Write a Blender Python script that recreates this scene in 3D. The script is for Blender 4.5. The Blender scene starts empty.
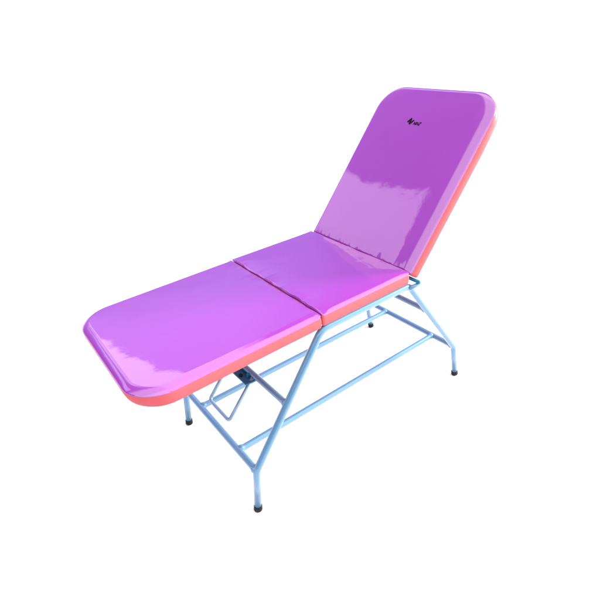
import bpy, bmesh, math
from mathutils import Vector, Matrix, noise

scene = bpy.context.scene
COL = scene.collection

# ------------------------------------------------------------------ materials
def principled(name):
    m = bpy.data.materials.new(name); m.use_nodes = True
    nt = m.node_tree; b = nt.nodes['Principled BSDF']
    return m, nt, b

def vinyl(name, col, col2, rough=.38, coat=1.0, ior=1.9, spec=.2):
    m, nt, b = principled(name)
    tc = nt.nodes.new('ShaderNodeTexCoord')
    # faint uneven dye
    n1 = nt.nodes.new('ShaderNodeTexNoise'); n1.inputs['Scale'].default_value = 5.0; n1.inputs['Detail'].default_value = 4
    nt.links.new(tc.outputs['Object'], n1.inputs['Vector'])
    mix = nt.nodes.new('ShaderNodeMix'); mix.data_type = 'RGBA'
    mix.inputs['A'].default_value = (*col, 1); mix.inputs['B'].default_value = (*col2, 1)
    nt.links.new(n1.outputs['Fac'], mix.inputs['Factor'])
    nt.links.new(mix.outputs['Result'], b.inputs['Base Color'])
    # leather-like grain + slow ripples of the stretched cover
    g = nt.nodes.new('ShaderNodeTexVoronoi'); g.inputs['Scale'].default_value = 480
    nt.links.new(tc.outputs['Object'], g.inputs['Vector'])
    r = nt.nodes.new('ShaderNodeTexNoise'); r.inputs['Scale'].default_value = 26; r.inputs['Detail'].default_value = 5
    nt.links.new(tc.outputs['Object'], r.inputs['Vector'])
    b1 = nt.nodes.new('ShaderNodeBump'); b1.inputs['Strength'].default_value = .06; b1.inputs['Distance'].default_value = .0006
    nt.links.new(g.outputs['Distance'], b1.inputs['Height'])
    b2 = nt.nodes.new('ShaderNodeBump'); b2.inputs['Strength'].default_value = .22; b2.inputs['Distance'].default_value = .0012
    nt.links.new(r.outputs['Fac'], b2.inputs['Height']); nt.links.new(b1.outputs['Normal'], b2.inputs['Normal'])
    nt.links.new(b2.outputs['Normal'], b.inputs['Normal'])
    b3 = nt.nodes.new('ShaderNodeBump'); b3.inputs['Strength'].default_value = .16; b3.inputs['Distance'].default_value = .0010
    nt.links.new(r.outputs['Fac'], b3.inputs['Height'])
    nt.links.new(b3.outputs['Normal'], b.inputs['Coat Normal'])
    b.inputs['Roughness'].default_value = rough
    b.inputs['Specular IOR Level'].default_value = spec
    b.inputs['Coat Weight'].default_value = coat
    b.inputs['Coat Roughness'].default_value = .035; b.inputs['Coat IOR'].default_value = ior
    return m

def paint(name, col, col2, rough=.34, metal=.0, coat=.4, spec=.5):
    m, nt, b = principled(name)
    tc = nt.nodes.new('ShaderNodeTexCoord')
    n1 = nt.nodes.new('ShaderNodeTexNoise'); n1.inputs['Scale'].default_value = 14; n1.inputs['Detail'].default_value = 6
    nt.links.new(tc.outputs['Object'], n1.inputs['Vector'])
    mix = nt.nodes.new('ShaderNodeMix'); mix.data_type = 'RGBA'
    mix.inputs['A'].default_value = (*col, 1); mix.inputs['B'].default_value = (*col2, 1)
    nt.links.new(n1.outputs['Fac'], mix.inputs['Factor']); nt.links.new(mix.outputs['Result'], b.inputs['Base Color'])
    n2 = nt.nodes.new('ShaderNodeTexNoise'); n2.inputs['Scale'].default_value = 260
    nt.links.new(tc.outputs['Object'], n2.inputs['Vector'])
    bp = nt.nodes.new('ShaderNodeBump'); bp.inputs['Strength'].default_value = .12; bp.inputs['Distance'].default_value = .0004
    nt.links.new(n2.outputs['Fac'], bp.inputs['Height']); nt.links.new(bp.outputs['Normal'], b.inputs['Normal'])
    b.inputs['Roughness'].default_value = rough; b.inputs['Metallic'].default_value = metal; b.inputs['Specular IOR Level'].default_value = spec
    b.inputs['Coat Weight'].default_value = coat; b.inputs['Coat Roughness'].default_value = .12
    return m

M_TOP = vinyl('sky_tinted_vinyl', (.214, .0110, .238), (.246, .0155, .266))  # same vinyl as the sides; blue skylight is painted in as violet
M_SIDE = vinyl('sun_tinted_vinyl', (.42, .070, .080), (.47, .082, .092), rough=.6, coat=.02, ior=1.5, spec=.07)  # same vinyl as the tops; warm light is painted in as coral
M_TUBE = paint('pale_blue_paint', (.078, .188, .305), (.092, .206, .33), rough=.28, metal=.12, coat=.35, spec=.5)
M_PLATE = paint('dark_blue_steel', (.010, .105, .19), (.016, .13, .23), rough=.45, coat=0, spec=.2)
M_WIRE = paint('zinc_wire', (.14, .24, .33), (.16, .26, .36), rough=.30, metal=.25)
M_RUB = paint('black_rubber', (.004, .004, .004), (.008, .008, .008), rough=.55, coat=0, spec=.15)
M_INK = paint('dark_print', (.006, .001, .002), (.012, .002, .004), rough=.6, coat=0, spec=.08)
M_BOARD = paint('board', (.05, .03, .03), (.07, .04, .04), rough=.6, coat=0)
m, nt, b = principled('white_floor')
b.inputs['Base Color'].default_value = (.81, .81, .81, 1); b.inputs['Roughness'].default_value = .9
b.inputs['Specular IOR Level'].default_value = .1
M_FLOOR = m

# ------------------------------------------------------------------ helpers
def link(name, bm, mat, parent=None, smooth=True):
    me = bpy.data.meshes.new(name)
    bmesh.ops.recalc_face_normals(bm, faces=bm.faces)
    for f in bm.faces: f.smooth = smooth
    bm.to_mesh(me); bm.free(); me.materials.append(mat)
    o = bpy.data.objects.new(name, me); COL.objects.link(o)
    if parent is not None: o.parent = parent
    return o

def fillet(pts, rad, seg=10):
    P = [Vector(p) for p in pts]; out = [P[0]]
    for i in range(1, len(P) - 1):
        r = rad[i - 1]; a = (P[i - 1] - P[i]).normalized(); c = (P[i + 1] - P[i]).normalized()
        ang = a.angle(c); tl = r / math.tan(ang / 2)
        s = P[i] + a * tl; e = P[i] + c * tl
        cen = P[i] + (a + c).normalized() * (r / math.sin(ang / 2))
        v0 = s - cen; v1 = e - cen; tot = v0.angle(v1); ax = v0.cross(v1).normalized()
        for k in range(seg + 1):
            out.append(cen + Matrix.Rotation(tot * k / seg, 3, ax) @ v0)
    out.append(P[-1]); return out

def sweep(bm, path, radii, n=20, cap=True):
    if not hasattr(radii, '__len__'): radii = [radii] * len(path)
    T = []
    for i in range(len(path)):
        a = path[max(i - 1, 0)]; c = path[min(i + 1, len(path) - 1)]
        T.append((c - a).normalized())
    ref = Vector((0, 0, 1)) if abs(T[0].z) < .9 else Vector((1, 0, 0))
    N = (ref - T[0] * ref.dot(T[0])).normalized(); rings = []
    for i, p in enumerate(path):
        if i:
            q = T[i - 1].rotation_difference(T[i]); N = q @ N
            N = (N - T[i] * N.dot(T[i])).normalized()
        B = T[i].cross(N)
        rings.append([bm.verts.new(p + radii[i] * (math.cos(t) * N + math.sin(t) * B))
                      for t in (2 * math.pi * k / n for k in range(n))])
    for a, c in zip(rings, rings[1:]):
        for k in range(n): bm.faces.new((a[k], a[(k + 1) % n], c[(k + 1) % n], c[k]))
    if cap: bm.faces.new(rings[0][::-1]); bm.faces.new(rings[-1])

def straight(a, c, r, weld=.0035, n=20):
    """tube whose two ends carry a small weld fillet where they meet another tube"""
    a, c = Vector(a), Vector(c); L = (c - a).length; bm = bmesh.new()
    ts = [0, .004, .008, .013, .02]; rr = [r + weld, r + weld * .8, r + weld * .35, r + weld * .08, r]
    base = TUBE_R * .82
    path, rad = [a], [r]
    for t, q in zip(ts, rr): path.append(a + (c - a) * ((base + t) / L)); rad.append(q)
    for t, q in zip(ts[::-1], rr[::-1]): path.append(c + (a - c) * ((base + t) / L)); rad.append(q)
    path.append(c); rad.append(r)
    # uneven bead
    sweep(bm, path, rad, n)
    for v in bm.verts:
        k = noise.noise(v.co * 160); da = min((v.co - a).length, (v.co - c).length)
        if da < base + .03:
            ax = (c - a).normalized(); foot = a + ax * (v.co - a).dot(ax)
            v.co += (v.co - foot).normalized() * k * .0009
    return bm

def box(bm, c, s, rot=None, bev=.001):
    r = bmesh.ops.create_cube(bm, size=1)
    M = Matrix.Translation(c) @ (rot or Matrix.Identity(4)) @ Matrix.Diagonal((*s, 1))
    bmesh.ops.transform(bm, matrix=M, verts=r['verts'])
    if bev:
        es = list({e for v in r['verts'] for e in v.link_edges})
        bmesh.ops.bevel(bm, geom=es, offset=bev, segments=2, affect='EDGES', profile=.5)

# ------------------------------------------------------------------ cushions
def ring(L, h, d0, d1, dy, r0, r1, n_long, n_end, seg=12, dyf=None):
    """rounded rectangle u in [d0, L-d1], y in [-(h-dy), h-dy]"""
    u0, u1, y1 = d0, L - d1, h - dy
    y2 = h - (dy if dyf is None else dyf)
    lim = max(min((u1 - u0) / 2, (y1 + y2) / 2) * .98, .0002)
    r0, r1 = min(max(r0, .0002), lim), min(max(r1, .0002), lim)
    pts = []
    def arc(cu, cy, r, a0):
        for k in range(seg + 1):
            a = a0 + math.pi / 2 * k / seg
            pts.append((cu + r * math.cos(a), cy + r * math.sin(a)))
    def line(a, c, n):
        for k in range(1, n): pts.append((a[0] + (c[0] - a[0]) * k / n, a[1] + (c[1] - a[1]) * k / n))
    arc(u0 + r0, -y1 + r0, r0, math.pi)
    line((u0 + r0, -y1), (u1 - r1, -y1), n_long)
    arc(u1 - r1, -y1 + r1, r1, -math.pi / 2)
    line((u1, -y1 + r1), (u1, y2 - r1), n_end)
    arc(u1 - r1, y2 - r1, r1, 0)
    line((u1 - r1, y2), (u0 + r0, y2), n_long)
    arc(u0 + r0, y2 - r0, r0, math.pi / 2)
    line((u0, y2 - r0), (u0, -y1 + r0), n_end)
    return pts

class Cushion:
    def __init__(s, name, L, h, t, M, a, re, r0, r1, s0, s1, puff, seed, parent, wave0=0, wave1=0, sf=.6, flare=0, tuck=0):
        s.sf, s.flare, s.tuck = sf, flare, tuck
        s.L, s.h, s.t, s.M, s.a, s.re, s.r0, s.r1, s.s0, s.s1 = L, h, t, M, a, re, r0, r1, s0, s1
        s.puff, s.seed, s.wave0, s.wave1 = puff, seed, wave0, wave1
        s.obj = s.build_top(name, parent)
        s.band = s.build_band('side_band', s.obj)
    def insets(s, d):
        D = s.h - .0005; R = s.L / 2 - .0005
        def f(k):
            if d <= s.a: return d * k
            return s.a * k + (d - s.a) * (min(R, D) * .999 - s.a * k) / (D - s.a) if R < D else s.a * k + (d - s.a)
        return f(s.s0), f(s.s1), d, f(s.sf)
    def top_z(s, d, u, y):
        z = 0
        if d < s.a: z = -s.re * (1 - max(0, 1 - (1 - d / s.a) ** 1.45) ** (1 / 1.45))
        for k, e in ((s.s0, u), (s.s1, s.L - u)):
            if k < .3: z *= 1 - .55 * math.exp(-(e / .02) ** 2)
        return z
    def bumpz(s, u, y):
        e = min(s.h - abs(y), s.L - u if s.s1 > .6 else 9, u if s.s0 > .6 else 9, max(s.L - u, .0) + .03, u + .03)
        q = max(0, min(1, e / .16)); z = s.puff * (1 - (1 - q) ** 2)
        p = Vector((u, y, s.seed))
        z += .00045 * noise.noise(p * 7) + .0002 * noise.noise(p * 19)
        # puckers that run out from the sewn ends
        for k, dist in ((s.wave0, u), (s.wave1, s.L - u)):
            if k: z += k * math.exp(-max(dist, 0) / .022) * (noise.noise(Vector((y * 17, s.seed * 3, dist * 9))) + .5 * noise.noise(Vector((y * 46, 5, dist * 14))))
        return z
    def shift(s, u, y):
        du = 0
        if s.wave0: du += s.wave0 * 1.0 * math.exp(-max(u, 0) / .012) * noise.noise(Vector((y * 13, s.seed, 2.2)))
        if s.wave1: du += s.wave1 * 1.0 * math.exp(-max(s.L - u, 0) / .012) * noise.noise(Vector((y * 13, s.seed, 7.7)))
        return u + du
    def loft(s, bm, rings, close_first=False, close_last=False):
        vr = [[bm.verts.new(s.M @ Vector((s.shift(u, y), y, z))) for (u, y, z) in R] for R in rings]
        n = len(vr[0])
        for a, c in zip(vr, vr[1:]):
            for k in range(n): bm.faces.new((a[k], a[(k + 1) % n], c[(k + 1) % n], c[k]))
        if close_first: bm.faces.new(vr[0])
        if close_last: bm.faces.new(vr[-1])
    NL, NE = 90, 84
    def ring_at(s, d):
        d0, d1, dy, dyf = s.insets(d)
        rr0 = max(s.r0 - d * (s.s0), .0015); rr1 = max(s.r1 - d * s.s1, .0015)
        return ring(s.L, s.h, d0, d1, dy, rr0, rr1, s.NL, s.NE, dyf=dyf)
    def build_top(s, name, parent):
        bm = bmesh.new(); rings = []
        ds = [s.a * (1 - math.cos(math.pi / 2 * k / 12)) for k in range(13)]
        D = min(s.h, s.h) - .002
        m = 44; ds += [s.a + (D - s.a) * (k / m) ** 1.15 for k in range(1, m + 1)]
        # tucked lip under the seam
        R = s.ring_at(0)
        rings.append([(u, y, -s.re - .004) for u, y in ring(s.L, s.h - .002, .002, .002, 0, s.r0, s.r1, s.NL, s.NE)])
        for d in ds:
            rings.append([(u, y, s.top_z(d, u, y) + s.bumpz(u, y) * min(1, .25 + d / s.a)) for u, y in s.ring_at(d)])
        s.loft(bm, rings, close_last=True)
        bmesh.ops.remove_doubles(bm, verts=bm.verts, dist=.00005)
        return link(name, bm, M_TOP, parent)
    def build_band(s, name, parent):
        bm = bmesh.new(); rings = []
        zt, zb = -s.re, -s.t
        H = zt - zb
        prof = [(.0035, zt + .002), (.0012, zt - .0005), (0, zt - .003)]
        prof += [(-.0016 * math.sin(math.pi * k / 6), zt - .003 - (H - .011) * k / 6) for k in range(1, 7)]
        prof += [(.001, zb + .005), (.004, zb + .0015), (.009, zb), (.03, zb + .0005)]
        for d, z in prof:
            t = max(0, min(1, (zt - z) / H)) if z > zb + .003 else 1
            R = ring(s.L, s.h, d, d, d, max(s.r0 - d, .003), max(s.r1 - d, .003), s.NL, s.NE)
            rings.append([(u, y, z + .0006 * noise.noise(Vector((u * 12, y * 12, s.seed + 4)))
                           + (s.bumpz(u, y) * .25 if z > zb + .012 else 0)) for u, y in R])
            # the band leans out along the sides and tucks under at the far end
            def sm(a): a = max(0, min(1, a)); return a * a * (3 - 2 * a)
            rings[-1] = [(u - s.tuck * t * sm((u / s.L - .82) / .18), y * (1 + s.flare * t / s.h * (1 - sm((u / s.L - .70) / .25))), zz) for u, y, zz in rings[-1]]
        s.loft(bm, rings, close_last=True)
        return link(name, bm, M_SIDE, parent)  # separate mesh that carries the painted warm light of the sides
    def on_surface(s, u, y, lift):
        return s.M @ Vector((u, y, s.bumpz(u, y) + lift))

# ------------------------------------------------------------------ the couch
couch = bpy.data.objects.new('massage_couch', None); COL.objects.link(couch)
couch['label'] = 'massage couch with glossy vinyl cushions, sky tint painted violet on tops, warm light coral on sides, and pale blue tube legs'
couch['category'] = 'massage couch'

TUBE_R = .0137
W = .289
xA, zA, xa = -.320, .193, -.341
xB, xC, zF = .002, .434, .6365
xD, zD, xd = .764, .187, .799
for sgn in (-1, 1):
    y = W * sgn
    path = fillet([(xa, y, .006), (xA, y, zA), (xB, y, zF), (xC, y, zF), (xD, y, zD), (xd, y, .006)],
                  [.07, .055, .055, .07])
    bm = bmesh.new(); sweep(bm, path, TUBE_R, 24)
    side = link('side_frame', bm, M_TUBE, couch)
    for (p, q) in (((xa, y, 0), (xA, y, zA)), ((xd, y, 0), (xD, y, zD))):
        p, q = Vector(p), Vector(q); ax = (q - p).normalized()
        bm = bmesh.new()
        sweep(bm, [p, p + ax * .0015, p + ax * .004, p + ax * .0215, p + ax * .0235, p + ax * .024],
              [.0130, .0150, .0160, .0158, .0154, .0140], 24)
        zmin = min(v.co.z for v in bm.verts)
        for v in bm.verts: v.co.z -= zmin - .0005
        link('rubber_foot', bm, M_RUB, side)

# lower and upper cross bars
k1, k2 = .479, .361
xU, zU = xA + (xB - xA) * k1, zA + (zF - zA) * k1
xV, zV = xC + (xD - xC) * k2, zF + (zD - zF) * k2
for (x, z, r) in ((xA, zA, .0131), (xD, zD, .0131), (xU, zU, .0122), (xV, zV, .0122)):
    link('cross_bar', straight((x, -W, z), (x, W, z), r), M_TUBE, couch)
for y in (-.1656, .1389):
    link('stretcher', straight((xA, y, zA), (xD, y, zD), .0124), M_TUBE, couch)

# hinge bar of the backrest with its end sleeves
bm = bmesh.new(); sweep(bm, [Vector((.462, -.318, .651)), Vector((.462, .318, .651))], .0075, 14)
link('hinge_bar', bm, M_PLATE, couch)
for sgn in (-1, 1):
    bm = bmesh.new()
    sweep(bm, [Vector((.425, sgn * .302, .634)), Vector((.452, sgn * .306, .636)), Vector((.474, sgn * .309, .638)), Vector((.477, sgn * .309, .638))],
          [.0085, .0085, .0080, .006], 16)
    link('hinge_sleeve', bm, M_TUBE, couch)

# support bracket under the leg section, with bail
bm = bmesh.new()
rot = Matrix.Rotation(math.radians(4), 4, 'Y')
ZP = zU - .0155
box(bm, Vector((-.182, .0, ZP)), (.062, .182, .006), rot, .0012)
for y in (-.060, .060):                                   # lugs that carry the bail, folded up from the plate
    box(bm, Vector((-.176, y, ZP + .012)), (.026, .004, .020), rot, .001)
br = link('support_bracket', bm, M_PLATE, couch, smooth=False)
for y in (-.078, .078):
    bm = bmesh.new()
    sweep(bm, [Vector((-.172, y - .008, zU - .002)), Vector((-.172, y + .008, zU - .002))], .0065, 12)
    link('bolt', bm, M_RUB, br, smooth=False)
bm = bmesh.new()
sweep(bm, [Vector((-.200, -.034, ZP)), Vector((-.200, -.034, ZP + .010)), Vector((-.200, -.034, ZP + .012))], [.008, .008, .006], 6)
link('bolt', bm, M_RUB, br, smooth=False)
yb = .078
pz = (-.170, .404); cz = (-.2985, .260)
loop = fillet([(pz[0], -yb, pz[1]), (cz[0], -yb, cz[1]), (cz[0], yb, cz[1]), (pz[0], yb, pz[1])], [.016, .016])
bm = bmesh.new(); sweep(bm, loop, .0074, 14)
link('support_bail', bm, M_WIRE, couch)

# cushions: local u along the cushion, y across, z out of its top
ZT, TH = .7024, .0525
H = .30
def mat_from(o, udir, zdir):
    u = Vector(udir).normalized(); z = Vector(zdir).normalized(); yv = Vector((0, 1, 0))
    M = Matrix.Identity(4)
    for i in range(3): M[i][0], M[i][1], M[i][2], M[i][3] = u[i], yv[i], z[i], o[i]
    return M
leg = Cushion('leg_cushion', .630, H, TH + .003, mat_from((-.0026, 0, ZT - .0005), (-1, 0, -.0075), (-.0075, 0, 1)),
              .030, .013, .008, .115, .22, .95, .0018, 1.3, couch, wave0=.0035, tuck=.007)
seat = Cushion('seat_cushion', .420, H, TH, mat_from((.0026, 0, ZT), (1, 0, 0), (0, 0, 1)),
               .019, .009, .008, .008, .22, .22, .004, 4.1, couch, wave0=.0055, wave1=.0016)
AB = .8682
ca, sa = math.cos(AB), math.sin(AB)
back = Cushion('backrest_cushion', .751, H - .002, .047, mat_from((.4366 - .016 * ca, 0, ZT - .016 * sa), (ca, 0, sa), (-sa, 0, ca)),
               .038, .0085, .010, .115, .30, .38, .0025, 8.7, couch, wave0=.0042, sf=.3, flare=.009)
leg.obj['label'] = 'leg cushion with large rounded foot corners'
back.obj['label'] = 'tilted backrest cushion with a small dark logo'

# printed mark on the backrest
bm = bmesh.new()
def stroke(p, q, w0, w1):
    """p, q = (right, up) in metres from the mark's origin, seen from the front"""
    p, q = Vector(p), Vector(q); n = (q - p).orthogonal().normalized(); vs = []
    N = 5; a = []; c = []
    for k in range(N + 1):
        t = k / N; x = p.lerp(q, t); w = (w0 + (w1 - w0) * t) / 2
        for lst, s_ in ((a, 1), (c, -1)):
            g = x + n * w * s_
            lst.append(bm.verts.new(back.on_surface(.571 + g.y, .081 - g.x, .0007)))
    for k in range(N): bm.faces.new((a[k], a[k + 1], c[k + 1], c[k]))
def mark(p, q, w0, w1): stroke((.007 + p[0] * .70, .0065 + p[1] * .70), (.007 + q[0] * .70, .0065 + q[1] * .70), w0 * .7, w1 * .7)
mark((.000, .014), (.019, .040), .012, .012)
mark((.017, .041), (.020, .003), .012, .014)
mark((.019, .003), (.042, .031), .014, .009)
x0 = .041; hgt = .0125; sl = .004; yb_ = .0085
def st(x1, y1, x2, y2, w=.0030): stroke((x0 + x1 + sl * y1, yb_ + y1 * hgt), (x0 + x2 + sl * y2, yb_ + y2 * hgt), w, w)
st(0, 0, 0, 1); st(0, 1, .008, 0); st(.008, 0, .008, 1)
st(.0115, 0, .0115, 1); st(.0115, 1, .0175, .8); st(.0175, .8, .0185, .35); st(.0185, .35, .0115, 0)
st(.0225, 0, .0225, 1)
st(.026, 1, .035, 1); st(.035, 1, .026, 0); st(.026, 0, .035, 0)
link('logo', bm, M_INK, back.obj, smooth=False)

# ------------------------------------------------------------------ floor
bm = bmesh.new()
bmesh.ops.create_circle(bm, cap_ends=True, radius=400, segments=96)
fl = link('floor', bm, M_FLOOR, None, False); fl['kind'] = 'structure'
for p in fl.data.polygons: pass

# ------------------------------------------------------------------ light
w = bpy.data.worlds.new('World'); scene.world = w; w.use_nodes = True
nt = w.node_tree; bg = nt.nodes['Background']
tc = nt.nodes.new('ShaderNodeTexCoord'); sp = nt.nodes.new('ShaderNodeSeparateXYZ')
nt.links.new(tc.outputs['Generated'], sp.inputs[0])
X, Y, Z = sp.outputs
def mth(op, a, c=None, clamp=False):
    n = nt.nodes.new('ShaderNodeMath'); n.operation = op; n.use_clamp = clamp
    for i, v in enumerate((a, c)):
        if v is None: continue
        if isinstance(v, (int, float)): n.inputs[i].default_value = v
        else: nt.links.new(v, n.inputs[i])
    return n.outputs[0]
def mixc(f, a, c):
    n = nt.nodes.new('ShaderNodeMix'); n.data_type = 'RGBA'
    nt.links.new(f, n.inputs['Factor'])
    for k, v in (('A', a), ('B', c)):
        if isinstance(v, tuple): n.inputs[k].default_value = (*v, 1)
        else: nt.links.new(v, n.inputs[k])
    return n.outputs['Result']
def step(v, lo, hi):
    n = nt.nodes.new('ShaderNodeMapRange'); n.interpolation_type = 'SMOOTHSTEP'
    nt.links.new(v, n.inputs['Value']); n.inputs['From Min'].default_value = lo; n.inputs['From Max'].default_value = hi
    return n.outputs['Result']
# unseen surroundings shaped for light and reflections: pale near side, violet blue far sky
az = mth('ADD', mth('SUBTRACT', mth('MULTIPLY', X, -.12), mth('MULTIPLY', Y, .92)), mth('MULTIPLY', Z, .32))
near = mixc(step(Z, .25, .45), (1.35, 1.35, 1.35), (3.1, 3.1, 3.0))
sky = mixc(step(az, .06, .13), (.46, .47, 1.30), near)
dim = mth('MULTIPLY', step(X, -.1, -.45), step(Z, .5, .3))
sky = mixc(dim, sky, (.08, .16, .45))  # dark zone added to dim the foot end
nz = nt.nodes.new('ShaderNodeTexNoise'); nz.inputs['Scale'].default_value = 16; nz.inputs['Detail'].default_value = 3
nt.links.new(tc.outputs['Generated'], nz.inputs['Vector'])
nn = mth('MULTIPLY', mth('SUBTRACT', nz.outputs['Fac'], .5), .022)
q = mth('DIVIDE', X, mth('MAXIMUM', Y, .05))
zt_ = mth('ADD', mth('SUBTRACT', .587 - .51 * .43, mth('MULTIPLY', q, .43)), nn)
zt_ = mth('MINIMUM', zt_, .70)
d_ = mth('SUBTRACT', zt_, Z)
bank_l = mth('MULTIPLY', step(d_, -.009, .009), step(mth('ADD', Y, nn), .578, .590))
bank_l = mth('MULTIPLY', mth('MULTIPLY', bank_l, step(X, -.12, -.2)), step(Z, .42, .48))
bank_f = mth('MULTIPLY', step(q, 1.0, .42), step(q, -.35, -.2))
bank_f = mth('MULTIPLY', bank_f, mth('MULTIPLY', step(Z, .34, .54), step(Z, .88, .74)))
sky = mixc(bank_f, sky, (.85, .98, 2.25))
sky = mixc(bank_l, sky, (2.15, 1.85, 2.75))  # bright bank shaped for the pale reflection low on the backrest
lip = mth('MULTIPLY', mth('MULTIPLY', step(X, -.19, -.15), step(X, .02, -.02)), mth('MULTIPLY', step(Z, .46, .52), step(Z, .74, .68)))
sky = mixc(mth('MULTIPLY', lip, step(Y, .5, .6)), sky, (2.4, 2.1, 2.6))  # bright zone added so the seam lip reflects pale
cor = mth('MULTIPLY', mth('MULTIPLY', step(X, -.85, -.72), step(X, .30, .2)), mth('MULTIPLY', step(Y, .53, .36), step(Z, .40, .5)))
sky = mixc(mth('MULTIPLY', cor, step(Y, -.1, .0)), sky, (2.4, 2.2, 2.5))  # bright zone added to lighten reflections at the near foot corner
patch = mth('MULTIPLY', step(mth('SUBTRACT', mth('ADD', Z, nn), mth('MULTIPLY', X, .85)), .425, .440), mth('MULTIPLY', step(X, .0, .06), step(X, .42, .30)))
patch = mth('MULTIPLY', patch, step(Y, -.3, -.2))
sky = mixc(patch, sky, (2.9, 2.75, 2.95))  # bright zone added for the glare on the leg cushion
hor = mth('MULTIPLY', step(Z, .22, .10), step(mth('ADD', mth('MULTIPLY', X, .9), Y), -.1, .2))
sky = mixc(hor, sky, (1.35, 1.35, 1.35))
nt.links.new(sky, bg.inputs['Color']); bg.inputs['Strength'].default_value = 1.0

def area(name, loc, tgt, size, power, col):
    l = bpy.data.lights.new(name, 'AREA'); l.shape = 'DISK'; l.size = size; l.energy = power; l.color = col
    o = bpy.data.objects.new(name, l); COL.objects.link(o); o.location = loc
    o.rotation_euler = (Vector(tgt) - Vector(loc)).to_track_quat('-Z', 'Y').to_euler()
area('key_lamp', (5.8, -2.3, 2.0), (.1, 0, .6), 1.8, 1500, (1.0, .93, .84))

# ------------------------------------------------------------------ camera
cam = bpy.data.cameras.new('camera'); co = bpy.data.objects.new('camera', cam); COL.objects.link(co)
r_ = Vector((.78427, -.61713, -.06376)); u_ = Vector((.3535, .36003, .86337)); f_ = Vector((.50986, .69966, -.50052))
M = Matrix.Identity(4)
for i in range(3): M[i][0], M[i][1], M[i][2] = r_[i], u_[i], -f_[i]
M.translation = Vector((-.7989, -1.3451, 1.5283))
co.matrix_world = M
cam.sensor_width = 36; cam.lens = 474.1528 / 600 * 36
cam.shift_x = -(311.5756 - 300) / 600; cam.shift_y = (297.6654 - 300) / 600
cam.clip_start = .05; cam.clip_end = 2000
scene.camera = co

scene.view_settings.view_transform = 'Standard'; scene.view_settings.look = 'None'
scene.view_settings.exposure = 0; scene.view_settings.gamma = 1
scene.render.resolution_x = 1024; scene.render.resolution_y = 1024
